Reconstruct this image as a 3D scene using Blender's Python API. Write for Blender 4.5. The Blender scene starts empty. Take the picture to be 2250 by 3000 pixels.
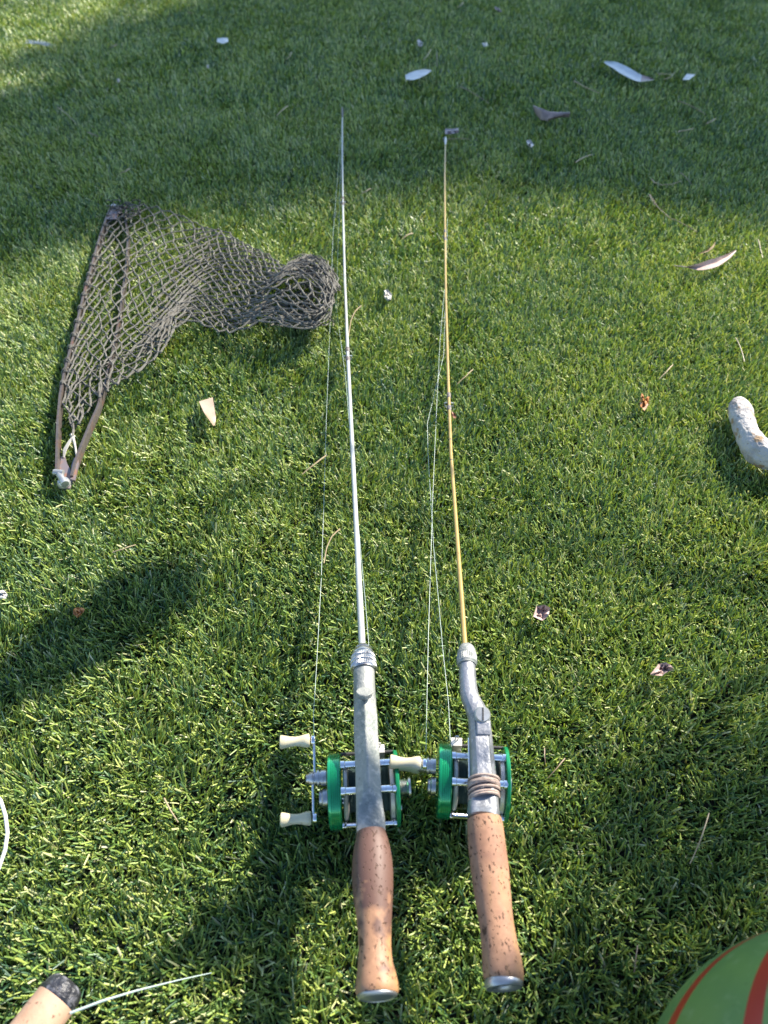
import bpy, math, random
import numpy as np
from mathutils import Vector

random.seed(7)
RNG = np.random.default_rng(11)
SC = bpy.context.scene
COL = SC.collection
rad = math.radians

# ------------------------------------------------------------------ camera, sky, sun
H, PITCH, FPX = 0.60, rad(47.0), 2254.0        # eye height above the turf tips, tilt, focal length in photo pixels
cam_d = bpy.data.cameras.new('camera')
cam = bpy.data.objects.new('camera', cam_d)
COL.objects.link(cam)
cam.location = (0, 0, H)
cam.rotation_euler = (rad(90) - PITCH, 0, 0)
cam_d.sensor_fit = 'VERTICAL'
cam_d.sensor_height = 36.0
cam_d.lens = 36.0 * FPX / 3000.0
cam_d.clip_start, cam_d.clip_end = 0.02, 500
cam_d.dof.use_dof = True
cam_d.dof.focus_distance = 0.72
cam_d.dof.aperture_fstop = 8.0
SC.camera = cam

SUN_EL, SUN_AZ = rad(38), rad(50)               # azimuth clockwise from +Y
SUN = Vector((math.sin(SUN_AZ) * math.cos(SUN_EL), math.cos(SUN_AZ) * math.cos(SUN_EL), math.sin(SUN_EL)))
world = bpy.data.worlds.new('World')
SC.world = world
world.use_nodes = True
wn = world.node_tree
sky = wn.nodes.new('ShaderNodeTexSky')
sky.sky_type = 'NISHITA'
sky.sun_disc = False
sky.ozone_density = 3.0
sky.dust_density = 0.4
sky.sun_elevation, sky.sun_rotation = SUN_EL, SUN_AZ
bg = wn.nodes['Background']
bg.inputs['Strength'].default_value = 0.12
wn.links.new(sky.outputs[0], bg.inputs[0])
sun_d = bpy.data.lights.new('sun', 'SUN')
sun_d.energy, sun_d.angle, sun_d.color = 5.0, rad(0.53), (1.0, 0.93, 0.80)
sun = bpy.data.objects.new('sun', sun_d)
COL.objects.link(sun)
sun.location = SUN * 30
sun.rotation_euler = SUN.to_track_quat('Z', 'Y').to_euler()
SC.view_settings.view_transform = 'Standard'
SC.view_settings.look = 'None'
SC.view_settings.gamma = 1
SC.view_settings.use_curve_mapping = False
SC.view_settings.exposure = 1.45

# ------------------------------------------------------------------ helpers
CP, SP = math.cos(PITCH), math.sin(PITCH)

def G(px, py, z=0.0):
    """point of the place at height z that shows at pixel px, py of the photograph"""
    u, v = (px - 1125) / FPX, (py - 1500) / FPX
    d = Vector((u, CP - v * SP, -SP - v * CP))
    return Vector((0, 0, H)) + d * ((z - H) / d.z)

def depth(p):
    return p.y * CP + (H - p.z) * SP

WL = {}

def tag(o, label=None, cat=None, group=None, kind=None):
    if label: o['label'] = label
    if cat: o['category'] = cat
    if group: o['group'] = group
    if kind: o['kind'] = kind
    return o

def empty(name, loc, label, cat, group=None):
    o = bpy.data.objects.new(name, None)
    COL.objects.link(o)
    o.location = loc
    o.empty_display_size = 0.02
    WL[o] = Vector(loc)
    return tag(o, label, cat, group)

class MB:
    def __init__(self):
        self.v, self.f, self.m = [], [], []
    def add(self, vs, fs, mi=0):
        b = len(self.v)
        self.v += [tuple(p) for p in vs]
        self.f += [tuple(i + b for i in f) for f in fs]
        self.m += [mi] * len(fs)
    def rings(self, rings, caps=True, mi=0):
        n = len(rings[0]); vs = [p for r in rings for p in r]; fs = []
        for i in range(len(rings) - 1):
            for j in range(n):
                k = (j + 1) % n
                fs.append((i * n + j, i * n + k, (i + 1) * n + k, (i + 1) * n + j))
        if caps:
            fs.append(tuple(reversed(range(n))))
            fs.append(tuple(range((len(rings) - 1) * n, len(rings) * n)))
        self.add(vs, fs, mi)
    def tube(self, pts, r, n=6, caps=True, up=None, mi=0):
        pts = [Vector(p) for p in pts]
        rs = r if isinstance(r, (list, tuple)) else [r] * len(pts)
        u = Vector(up or (0.13, 0.21, 1)); rr = []
        for i, p in enumerate(pts):
            t = (pts[min(i + 1, len(pts) - 1)] - pts[max(i - 1, 0)])
            if t.length < 1e-9: t = Vector((0, 1, 0))
            t.normalize()
            a = t.cross(u)
            if a.length < 1e-4: a = t.cross(Vector((1, 0, 0)))
            a.normalize(); b = a.cross(t)
            rr.append([p + (a * math.cos(2 * math.pi * k / n) + b * math.sin(2 * math.pi * k / n)) * rs[i] for k in range(n)])
        self.rings(rr, caps, mi)
    def lathe(self, o, ax, prof, n=32, mi=0, teeth=None):
        """prof: (distance along ax, radius) ; teeth: {index: amount} roughens a ring with fine ribs"""
        ax = Vector(ax).normalized()
        a = ax.cross(Vector((0.02, 0.13, 1)));
        if a.length < 0.05: a = ax.cross(Vector((1, 0, 0)))
        a.normalize(); b = a.cross(ax); o = Vector(o); rr = []
        for i, (d, r) in enumerate(prof):
            am = (teeth or {}).get(i, 0)
            ring = []
            for k in range(n):
                q = max(r, 1e-5) * (1 - am * (k % 2))
                ring.append(o + ax * d + (a * math.cos(2 * math.pi * k / n) + b * math.sin(2 * math.pi * k / n)) * q)
            rr.append(ring)
        self.rings(rr, True, mi)
    def box(self, c, X, Y, Z):
        c, X, Y, Z = map(Vector, (c, X, Y, Z))
        vs = [c + X * i + Y * j + Z * k for i in (-1, 1) for j in (-1, 1) for k in (-1, 1)]
        self.add(vs, [(0, 1, 3, 2), (4, 6, 7, 5), (0, 4, 5, 1), (2, 3, 7, 6), (0, 2, 6, 4), (1, 5, 7, 3)])
    def build(self, name, mats, parent=None, smooth=True, angle=40, bevel=0.0):
        v = [Vector(p) for p in self.v]
        lo = Vector([min(p[i] for p in v) for i in range(3)]); hi = Vector([max(p[i] for p in v) for i in range(3)])
        c = (lo + hi) / 2
        if parent is None: c.z = lo.z
        me = bpy.data.meshes.new(name)
        me.from_pydata([tuple(p - c) for p in v], [], self.f)
        mats = mats if isinstance(mats, (list, tuple)) else [mats]
        for m in mats: me.materials.append(m)
        if len(mats) > 1: me.polygons.foreach_set('material_index', self.m)
        me.update()
        if smooth:
            me.polygons.foreach_set('use_smooth', [True] * len(me.polygons))
            me.set_sharp_from_angle(angle=rad(angle))
        o = bpy.data.objects.new(name, me)
        COL.objects.link(o)
        WL[o] = c
        if parent is not None:
            o.parent = parent
            o.location = c - WL[parent]
        else:
            o.location = c
        if bevel:
            b = o.modifiers.new('bevel', 'BEVEL'); b.width = bevel; b.segments = 2; b.limit_method = 'ANGLE'
        return o

# ------------------------------------------------------------------ materials
def mat(name, col, rough=0.5, metal=0.0, spec=0.5, noise=None, bump=None, sss=0.0, coat=0.0):
    """noise: (scale, colour2, low, high) blends a second colour by a noise; bump: (scale, strength, distance)"""
    m = bpy.data.materials.new(name); m.use_nodes = True
    nt = m.node_tree; b = nt.nodes['Principled BSDF']
    b.inputs['Base Color'].default_value = (*col, 1)
    b.inputs['Roughness'].default_value = rough
    b.inputs['Metallic'].default_value = metal
    b.inputs['Specular IOR Level'].default_value = spec
    if sss:
        b.inputs['Subsurface Weight'].default_value = sss
        b.inputs['Subsurface Radius'].default_value = (0.004, 0.003, 0.0015)
    if coat: b.inputs['Coat Weight'].default_value = coat
    tc = nt.nodes.new('ShaderNodeTexCoord')
    if noise:
        layers = noise if isinstance(noise, list) else [noise]
        prev = None
        for sc, c2, lo, hi in layers:
            n = nt.nodes.new('ShaderNodeTexNoise'); n.inputs['Scale'].default_value = sc; n.inputs['Detail'].default_value = 6
            r = nt.nodes.new('ShaderNodeMapRange'); r.inputs[1].default_value = lo; r.inputs[2].default_value = hi
            x = nt.nodes.new('ShaderNodeMix'); x.data_type = 'RGBA'
            nt.links.new(tc.outputs['Object'], n.inputs['Vector']); nt.links.new(n.outputs[0], r.inputs[0]); nt.links.new(r.outputs[0], x.inputs[0])
            if prev: nt.links.new(prev.outputs[2], x.inputs[6])
            else: x.inputs[6].default_value = (*col, 1)
            x.inputs[7].default_value = (*c2, 1)
            prev = x
        nt.links.new(prev.outputs[2], b.inputs['Base Color'])
    if bump:
        n = nt.nodes.new('ShaderNodeTexNoise'); n.inputs['Scale'].default_value = bump[0]; n.inputs['Detail'].default_value = 5
        bp = nt.nodes.new('ShaderNodeBump'); bp.inputs['Strength'].default_value = bump[1]; bp.inputs['Distance'].default_value = bump[2]
        nt.links.new(tc.outputs['Object'], n.inputs['Vector']); nt.links.new(n.outputs[0], bp.inputs['Height']); nt.links.new(bp.outputs[0], b.inputs['Normal'])
    return m

def cork_mat(name, base, stain, worn, amount):
    m = bpy.data.materials.new(name); m.use_nodes = True
    nt = m.node_tree; b = nt.nodes['Principled BSDF']; L = nt.links.new
    tc = nt.nodes.new('ShaderNodeTexCoord')
    def noise(sc, det=5, stretch=None):
        n = nt.nodes.new('ShaderNodeTexNoise'); n.inputs['Scale'].default_value = sc; n.inputs['Detail'].default_value = det
        if stretch:
            mp = nt.nodes.new('ShaderNodeMapping'); mp.inputs['Scale'].default_value = stretch
            L(tc.outputs['Object'], mp.inputs[0]); L(mp.outputs[0], n.inputs['Vector'])
        else: L(tc.outputs['Object'], n.inputs['Vector'])
        return n
    def rng(src, lo, hi):
        r = nt.nodes.new('ShaderNodeMapRange'); r.inputs[1].default_value = lo; r.inputs[2].default_value = hi; L(src, r.inputs[0]); return r
    def mix(f, a, c2):
        x = nt.nodes.new('ShaderNodeMix'); x.data_type = 'RGBA'; L(f, x.inputs[0])
        if isinstance(a, tuple): x.inputs[6].default_value = (*a, 1)
        else: L(a, x.inputs[6])
        x.inputs[7].default_value = (*c2, 1); return x.outputs[2]
    c = mix(rng(noise(260, 8).outputs[0], .35, .7).outputs[0], base, tuple(k * .78 for k in base))
    c = mix(rng(noise(90, 4, (1, .25, 1)).outputs[0], .5, .72).outputs[0], c, worn)
    sx = nt.nodes.new('ShaderNodeSeparateXYZ'); L(tc.outputs['Object'], sx.inputs[0])
    if amount:
        # darker hand-stained varnish over the forward half, breaking up where it has worn through
        ad = nt.nodes.new('ShaderNodeMath'); ad.operation = 'MULTIPLY_ADD'; ad.inputs[1].default_value = 7.0
        L(sx.outputs[1], ad.inputs[0]); L(noise(75, 7).outputs[0], ad.inputs[2])
        c = mix(rng(ad.outputs[0], .36, .50).outputs[0], c, stain)
    else:
        c = mix(rng(noise(38, 5).outputs[0], .52, .75).outputs[0], c, stain)
    pit = rng(noise(520, 3, (1, .6, 1)).outputs[0], .615, .66)
    crack = rng(noise(170, 5, (1, .45, 1)).outputs[0], .645, .68)
    mx = nt.nodes.new('ShaderNodeMath'); mx.operation = 'MAXIMUM'; L(pit.outputs[0], mx.inputs[0]); L(crack.outputs[0], mx.inputs[1])
    c = mix(mx.outputs[0], c, (.075, .035, .018))
    L(c, b.inputs['Base Color'])
    b.inputs['Roughness'].default_value = .55 if amount else .72
    b.inputs['Specular IOR Level'].default_value = .35
    inv = nt.nodes.new('ShaderNodeMath'); inv.operation = 'SUBTRACT'; inv.inputs[0].default_value = 1; L(mx.outputs[0], inv.inputs[1])
    bp = nt.nodes.new('ShaderNodeBump'); bp.inputs['Strength'].default_value = .8; bp.inputs['Distance'].default_value = .0008
    L(inv.outputs[0], bp.inputs['Height']); L(bp.outputs[0], b.inputs['Normal'])
    return m

M = dict(
    soil=mat('turf_backing', (.012, .016, .009), .95, noise=(60, (.02, .02, .01), .4, .7)),
    alu=mat('cast_aluminium', (.27, .27, .245), .55, .3, noise=[(70, (.17, .185, .17), .40, .66), (240, (.36, .35, .31), .52, .72), (600, (.12, .125, .11), .60, .72)], bump=(420, .7, .0008)),
    alu2=mat('polished_cast_aluminium', (.29, .29, .305), .42, .6, noise=[(60, (.19, .195, .21), .42, .68), (300, (.39, .385, .375), .55, .75), (700, (.13, .13, .13), .62, .74)], bump=(260, .6, .0010)),
    chrome=mat('chrome', (.72, .72, .74), .14, 1.0, noise=(260, (.42, .38, .34), .6, .8)),
    steel=mat('dull_steel', (.45, .44, .43), .35, 1.0, noise=(300, (.25, .22, .2), .5, .75)),
    dark=mat('black_thread', (.03, .028, .026), .5),
    wind=mat('worn_thread', (.16, .13, .12), .6, noise=(500, (.04, .035, .03), .45, .6)),
    green=mat('anodised_green', (.006, .27, .10), .2, .5, coat=.5, noise=(35, (.012, .36, .14), .4, .7)),
    green_edge=mat('anodised_green_edge', (.01, .23, .09), .25, .4),
    spoolmetal=mat('spool_metal', (.62, .60, .55), .38, .5, noise=(90, (.45, .43, .4), .4, .7)),
    thread=mat('wound_line', (.055, .09, .08), .6, bump=(900, .6, .0005)),
    ivory=mat('ivory_plastic', (.50, .44, .28), .3, 0, .5, noise=[(60, (.56, .51, .37), .4, .65), (300, (.32, .26, .15), .6, .75)], sss=.15),
    whiterod=mat('white_lacquer', (.36, .37, .35), .32, noise=[(45, (.27, .28, .25), .5, .8), (500, (.2, .19, .16), .62, .75)]),
    yellowrod=mat('honey_fibreglass', (.34, .235, .07), .3, noise=[(60, (.27, .175, .05), .5, .75), (500, (.16, .09, .03), .62, .75)]),
    line=mat('pale_line', (.36, .44, .40), .35),
    cord=mat('net_cord', (.150, .140, .118), .9, noise=(160, (.06, .055, .047), .4, .7), bump=(1400, .7, .0006)),
    tie=mat('white_tie_cord', (.40, .37, .32), .8),
    bar=mat('weathered_bar', (.095, .08, .072), .45, .3, noise=[(45, (.14, .072, .05), .55, .72), (200, (.06, .052, .047), .5, .7)], bump=(400, .4, .0005)),
    plate=mat('rusted_plate', (.22, .18, .18), .4, .4, noise=(70, (.33, .17, .11), .5, .66)),
    zinc=mat('zinc_hardware', (.34, .34, .33), .35, .6, noise=(120, (.5, .5, .48), .45, .7)),
    wrap=mat('wrap_cord', (.36, .27, .22), .85, noise=(300, (.22, .16, .13), .4, .7)),
    cap=mat('butt_plate', (.38, .375, .37), .35, .75, noise=(90, (.36, .34, .32), .5, .75)),
    cork1=cork_mat('varnished_cork', (.33, .175, .098), (.115, .060, .044), (.34, .19, .075), 1),
    cork2=cork_mat('bare_cork', (.34, .18, .105), (.20, .098, .064), (.34, .19, .08), 0),
    wood=mat('pale_cork', (.40, .25, .165), .7, noise=[(70, (.31, .185, .115), .5, .75), (300, (.16, .09, .055), .63, .7)], bump=(300, .4, .0006)),
    blackcap=mat('black_rubber', (.02, .02, .025), .4, noise=(160, (.16, .16, .18), .52, .7), bump=(130, 1.0, .004)),
    bone=mat('chalky_crust', (.40, .375, .35), .85, noise=[(45, (.27, .245, .23), .45, .62), (75, (.27, .18, .10), .57, .64), (240, (.16, .12, .09), .64, .7)], bump=(160, 1.0, .003)),
    rust=mat('rusty_underside', (.40, .17, .08), .7),
    ballg=mat('green_vinyl', (.105, .205, .05), .45, noise=[(22, (.065, .155, .05), .4, .7), (140, (.14, .235, .085), .56, .72), (420, (.05, .09, .03), .66, .74)], bump=(60, .3, .001)),
    ballr=mat('red_vinyl', (.33, .018, .012), .33, noise=(30, (.28, .014, .012), .4, .7)),
    balls=mat('clear_seam', (.26, .32, .22), .3),
    whitecord=mat('white_cord', (.5, .5, .5), .5),
    bark=mat('bark', (.20, .16, .13), .9, bump=(20, .8, .02)),
    gumleaf=mat('gum_foliage', (.05, .085, .035), .5, noise=(3, (.08, .11, .05), .4, .7)),
)

def grass_mat():
    m = bpy.data.materials.new('turf_blades'); m.use_nodes = True
    nt = m.node_tree; L = nt.links.new; b = nt.nodes['Principled BSDF']; out = nt.nodes['Material Output']
    at = nt.nodes.new('ShaderNodeAttribute'); at.attribute_name = 'tint'
    cr = nt.nodes.new('ShaderNodeValToRGB'); e = cr.color_ramp.elements
    e[0].position, e[0].color = 0.0, (.018, .070, .030, 1)
    e[1].position, e[1].color = 1.0, (.46, .45, .27, 1)
    for p, c in ((.35, (.095, .178, .034, 1)), (.62, (.225, .300, .046, 1)), (.88, (.36, .41, .10, 1))):
        k = e.new(p); k.color = c
    L(at.outputs['Fac'], cr.inputs[0]); L(cr.outputs[0], b.inputs['Base Color'])
    b.inputs['Roughness'].default_value = .52
    b.inputs['Specular IOR Level'].default_value = 1.0
    tr = nt.nodes.new('ShaderNodeBsdfTranslucent')
    mm = nt.nodes.new('ShaderNodeMix'); mm.data_type = 'RGBA'; mm.blend_type = 'MULTIPLY'; mm.inputs[0].default_value = 1
    mm.inputs[7].default_value = (2.2, 2.1, 1.0, 1); L(cr.outputs[0], mm.inputs[6]); L(mm.outputs[2], tr.inputs[0])
    mx = nt.nodes.new('ShaderNodeMixShader'); mx.inputs[0].default_value = .12
    L(b.outputs[0], mx.inputs[1]); L(tr.outputs[0], mx.inputs[2]); L(mx.outputs[0], out.inputs[0])
    return m

# ------------------------------------------------------------------ ground and turf
gm = MB()
gm.add([(-60, -60, -.0165), (60, -60, -.0165), (60, 60, -.0165), (-60, 60, -.0165)], [(0, 1, 2, 3)])
tag(gm.build('ground', M['soil'], smooth=False), kind='structure')

def vnoise(x, y, s, seed):
    """smooth value noise on arrays"""
    r = np.random.default_rng(seed).random((64, 64))
    X, Y = x * s, y * s
    i, j = np.floor(X).astype(int), np.floor(Y).astype(int)
    fx, fy = X - i, Y - j
    fx, fy = fx * fx * (3 - 2 * fx), fy * fy * (3 - 2 * fy)
    a, b, c, d = r[i % 64, j % 64], r[(i + 1) % 64, j % 64], r[i % 64, (j + 1) % 64], r[(i + 1) % 64, (j + 1) % 64]
    return a * (1 - fx) * (1 - fy) + b * fx * (1 - fy) + c * (1 - fx) * fy + d * fx * fy

def in_wedge(x, y, margin):
    """keeps the part of the lawn near the frame"""
    z = y * CP + H * SP
    return np.abs(x) < 1125 / FPX * z + margin

def blades(x, y, nseg, crease, wmul, lmul=1.0):
    n = len(x)
    # tufts: blades of one tuft share a lean
    f1 = vnoise(x + 9, y + 9, 42, 3); f2 = vnoise(x + 9, y + 9, 42, 4); f3 = vnoise(x + 9, y + 9, 6, 5)
    az = RNG.random(n) * 2 * np.pi
    bx = np.cos(az) + .9 * (f1 - .5) * 2 + .3 * np.cos(f3 * 8)
    by = np.sin(az) + 1.0 * (f2 - .5) * 2 + .3 * np.sin(f3 * 8)
    k = np.hypot(bx, by) + 1e-6; bx, by = bx / k, by / k
    Ln = np.clip(RNG.normal(.0172, .0026, n), .010, .023) * lmul * (.86 + .28 * vnoise(x + 3, y + 3, 14, 8))
    W = np.clip(RNG.normal(.00134, .00022, n), .0007, .0019) * wmul
    t0 = np.abs(RNG.normal(.16, .13, n)); t1 = np.clip(t0 + np.abs(RNG.normal(.52, .40, n)), 0, 1.75)
    tw = RNG.normal(0, .9, n)
    tint = np.clip(RNG.normal(.50, .27, n) + .20 * (vnoise(x, y, 9, 21) - .5) + .16 * (vnoise(x, y, 1.8, 22) - .5), .0, .95)
    straw = RNG.random(n) < .012
    tint[straw] = 1.0
    px, py, pz = x.copy(), y.copy(), np.full(n, -.0160)
    # width direction, twisting about the blade
    cols = 3 if crease else 2
    V = np.empty((n, nseg + 1, cols, 3), np.float32)
    for s in range(nseg + 1):
        q = s / nseg
        th = t0 + (t1 - t0) * q
        if s:
            st = Ln / nseg
            px = px + bx * np.sin(th) * st; py = py + by * np.sin(th) * st; pz = pz + np.cos(th) * st
        ta = tw * (.4 + .6 * q)
        sx, sy = -by, bx
        nx, ny, nz = -bx * np.cos(th), -by * np.cos(th), np.sin(th)
        wx = sx * np.cos(ta) + nx * np.sin(ta); wy = sy * np.cos(ta) + ny * np.sin(ta); wz = nz * np.sin(ta)
        w = W * .5 * (1.0 if s < nseg else .80)
        cx, cy, cz = np.stack([-sx * np.sin(ta) + nx * np.cos(ta), -sy * np.sin(ta) + ny * np.cos(ta), nz * np.cos(ta)])
        V[:, s, 0] = np.stack([px - wx * w, py - wy * w, pz - wz * w], 1)
        V[:, s, -1] = np.stack([px + wx * w, py + wy * w, pz + wz * w], 1)
        if crease:
            V[:, s, 1] = np.stack([px + cx * w * .55, py + cy * w * .55, pz + cz * w * .55], 1)
    per = (nseg + 1) * cols
    base = (np.arange(n) * per)[:, None]
    quads = []
    for s in range(nseg):
        for c in range(cols - 1):
            a = s * cols + c
            quads.append([a, a + 1, a + 1 + cols, a + cols])
    Q = (base[:, None, :] + np.array(quads)[None]).reshape(-1, 4)
    return V.reshape(-1, 3), Q, np.repeat(tint, per)

def scatter(x0, x1, y0, y1, dens, margin):
    n = int((x1 - x0) * (y1 - y0) * dens)
    x = RNG.uniform(x0, x1, n); y = RNG.uniform(y0, y1, n)
    k = in_wedge(x, y, margin)
    return x[k], y[k]

parts = []
for (x0, x1, y0, y1, d, mg, ns, cr, wm, lm) in (
        (-.62, .62, -.06, .62, 190000, .04, 2, True, 1.0, 1.0),
        (-1.0, 1.0, .62, 1.10, 165000, .05, 2, True, 1.05, 1.0),
        (-1.4, 1.4, 1.10, 1.75, 115000, .06, 2, False, 1.2, 1.0),
        (-1.9, 1.9, 1.75, 3.05, 70000, .10, 2, False, 1.5, 1.05)):
    parts.append(blades(*scatter(x0, x1, y0, y1, d, mg), ns, cr, wm, lm))
# thinner lawn round about, outside the frame
n = 60000
x = RNG.uniform(-2.6, 2.6, n); y = RNG.uniform(-1.2, 4.6, n)
k = ~(in_wedge(x, y, .07) & (y > -.06) & (y < 3.05))
parts.append(blades(x[k], y[k], 2, False, 3.2, 1.0))
off = 0; VV = []; QQ = []; TT = []
for v, q, t in parts:
    VV.append(v); QQ.append(q + off); TT.append(t); off += len(v)
VV = np.concatenate(VV); QQ = np.concatenate(QQ); TT = np.concatenate(TT)
me = bpy.data.meshes.new('grass')
me.vertices.add(len(VV)); me.vertices.foreach_set('co', VV.astype(np.float32).ravel())
me.loops.add(QQ.size); me.loops.foreach_set('vertex_index', QQ.astype(np.int32).ravel())
me.polygons.add(len(QQ)); me.polygons.foreach_set('loop_start', np.arange(0, QQ.size, 4, dtype=np.int32))
me.update(calc_edges=True)
a = me.attributes.new('tint', 'FLOAT', 'POINT'); a.data.foreach_set('value', TT.astype(np.float32))
me.materials.append(grass_mat())
gr = bpy.data.objects.new('grass', me); COL.objects.link(gr)
tag(gr, 'short mown green grass covering the whole lawn', 'grass', kind='stuff')
print('grass tris', len(QQ) * 2)

# ------------------------------------------------------------------ trees that shade the lawn (all beyond the frame; the sapling is added)
def leaf_cloud(mb, c, r, n, size, rs):
    c = Vector(c)
    for _ in range(n):
        d = Vector((rs.gauss(0, 1), rs.gauss(0, 1), rs.gauss(0, 1))).normalized() * (rs.random() ** .4)
        p = c + Vector((d.x * r[0], d.y * r[1], d.z * r[2]))
        t = Vector((rs.gauss(0, .6), rs.gauss(0, .6), -1)).normalized()
        s = t.cross(Vector((rs.gauss(0, 1), rs.gauss(0, 1), rs.gauss(0, 1)))).normalized()
        l, w = size * rs.uniform(.7, 1.3), size * rs.uniform(.16, .28)
        b = s.cross(t) * w * .3
        mb.add([p, p + t * l * .4 + s * w + b, p + t * l, p + t * l * .4 - s * w + b], [(0, 1, 2), (0, 2, 3)])

rs = random.Random(5)
def sun_up(g, h):
    return Vector((g[0], g[1], 0)) + SUN * (h / SUN.z)

tree = empty('gum_tree', (8.6, 9.2, -.022), 'tall gum tree standing off to the right whose crown shades the far lawn', 'tree')
tm = MB()
tm.tube([(8.6, 9.2, -.02), (8.5, 9.25, 2.5), (8.3, 9.4, 5), (8.0, 9.5, 7.2)], [.28, .22, .17, .09], 10)
for e in ((6.2, 8.6, 7.6), (8.8, 11.2, 7.9), (7.2, 10.6, 8.1), (10.4, 9.6, 7.4), (9.2, 7.6, 7.0)):
    tm.tube([(8.3, 9.4, 5), ((8.3 + e[0]) / 2, (9.4 + e[1]) / 2, 6.6), e], [.1, .06, .02], 6)
tm.build('trunk', M['bark'], tree)
cm = MB()
for (px, py, rx, ry, n) in ((200, 470, .20, .13, 130), (60, 600, .16, .10, 70), (420, 560, .18, .09, 70), (130, 690, .16, .08, 30), (480, 440, .24, .16, 210), (780, 440, .24, .17, 300), (1080, 345, .24, .17, 300), (1380, 315, .24, .17, 300), (1700, 345, .26, .17, 300), (2050, 400, .28, .18, 280), (2330, 430, .28, .18, 240),
                            (150, 300, .26, .18, 130), (480, 280, .32, .22, 330), (850, 270, .34, .24, 480), (1200, 240, .34, .24, 480), (1600, 230, .36, .24, 500), (2000, 240, .36, .24, 480), (2350, 260, .36, .24, 420),
                            (620, 90, .34, .26, 330), (900, 110, .36, .30, 480), (1300, 90, .42, .30, 520), (1750, 90, .42, .30, 520), (2200, 90, .42, .30, 480), (330, 150, .22, .14, 90),
                            (800, -90, .5, .4, 500), (1500, -90, .6, .4, 700), (2200, -90, .6, .4, 700), (1200, -250, 1.0, .6, 900), (2300, -250, 1.0, .6, 900), (2700, 200, .5, .5, 500),
                            (700, 520, .25, .10, 50), (1300, 470, .3, .10, 50), (1900, 490, .3, .1, 55)):
    h = rs.uniform(6.8, 7.6)
    g = G(px, py)
    leaf_cloud(cm, sun_up((g.x, g.y), h), (rx, ry, .3), n, .14, rs)
cm.build('crown', M['gumleaf'], tree, smooth=False)

sap = empty('added_shade_sapling', (2.15, 1.45, -.022), 'added gum sapling out of view, its leaf clumps set to shade the near lawn and the ball', 'tree')  # unseen sapling, added only to shade the near lawn and the ball
sm = MB()
sm.tube([(2.15, 1.45, -.02), (2.1, 1.44, .8), (2.0, 1.40, 1.5), (1.95, 1.36, 2.1)], [.03, .024, .016, .006], 8)
sm.build('trunk', M['bark'], sap)
bm_ = MB(); lm_ = MB()
def shade_branch(gs, h, dens, size):
    pts = [sun_up(g, h) for g in gs]
    bm_.tube([Vector((2.08, 1.43, h + .25))] + pts, [.010] + [.004] * len(pts), 6)
for (px, py, w, n) in ((20, 1990, .045, 90), (100, 1960, .045, 90), (180, 1910, .045, 90), (260, 1870, .045, 90), (340, 1820, .045, 90), (410, 1780, .035, 70), (450, 1720, .028, 40), (120, 1850, .02, 14), (320, 1740, .03, 30),
                       (620, 2760, .026, 40), (540, 2785, .02, 26), (690, 2735, .03, 50)):
    g = G(px, py)
    leaf_cloud(lm_, sun_up((g.x, g.y), 1.0), (w * .62, w * .62, .02), n, .034, rs)  # clumps set up the sun ray to shape the shadow patches at left
for gpx in (((700, 1400), (480, 1700), (250, 1850), (40, 1970)), ((760, 2650), (600, 2765), (500, 2800)),):
    gs = [(G(*q).x, G(*q).y) for q in gpx]
    bm_.tube([Vector((2.05, 1.42, 1.30))] + [sun_up(g, 1.02) for g in gs], [.008] + [.0032] * len(gs), 6)
for (px, py, r, n) in ((2250, 2300, .10, 34), (2000, 2600, .10, 30), (2220, 2520, .09, 44), (1900, 2800, .08, 26), (1700, 2900, .08, 18)):
    g = G(px, py)
    leaf_cloud(lm_, sun_up((g.x, g.y), rs.uniform(1.3, 1.6)), (r, r, .10), n, .06, rs)  # sparse clumps added to dim the lower right lawn
for b in ((.14, .04, .08), (.17, .07, .12), (.20, .10, .15), (.24, .10, .18), (.27, .08, .20), (.22, .06, .19), (.30, .06, .21)):
    leaf_cloud(lm_, Vector(b) + SUN * rs.uniform(2.0, 2.4), (.075, .075, .06), 190, .06, rs)  # dense clumps added between sun and ball to keep it shaded
bm_.build('branch', M['bark'], sap)
lm_.build('crown', M['gumleaf'], sap, smooth=False)

# ------------------------------------------------------------------ fishing rods
def circ(n=28):
    return [(math.cos(2 * math.pi * k / n), math.sin(2 * math.pi * k / n)) for k in range(n)]

def poly_r(poly, th):
    """distance from the centre to a convex outline in direction th"""
    d = (math.cos(th), math.sin(th)); best = 9
    for i in range(len(poly)):
        (x1, y1), (x2, y2) = poly[i], poly[(i + 1) % len(poly)]
        ex, ey = x2 - x1, y2 - y1
        den = d[0] * ey - d[1] * ex
        if abs(den) < 1e-9: continue
        t = (x1 * ey - y1 * ex) / den; s = (x1 * d[1] - y1 * d[0]) / den
        if t > 0 and -1e-6 <= s <= 1 + 1e-6: best = min(best, t)
    return best

HOUSE = [(1.0, -.1), (.95, .24), (.06, 1.03), (-.06, 1.03), (-.95, .24), (-1.0, -.1), (-.75, -.85), (.75, -.85)]
OCT = [(1.0, -.1), (.95, .35), (.5, .86), (-.5, .86), (-.95, .35), (-1.0, -.1), (-.6, -.9), (.6, -.9)]

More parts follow.
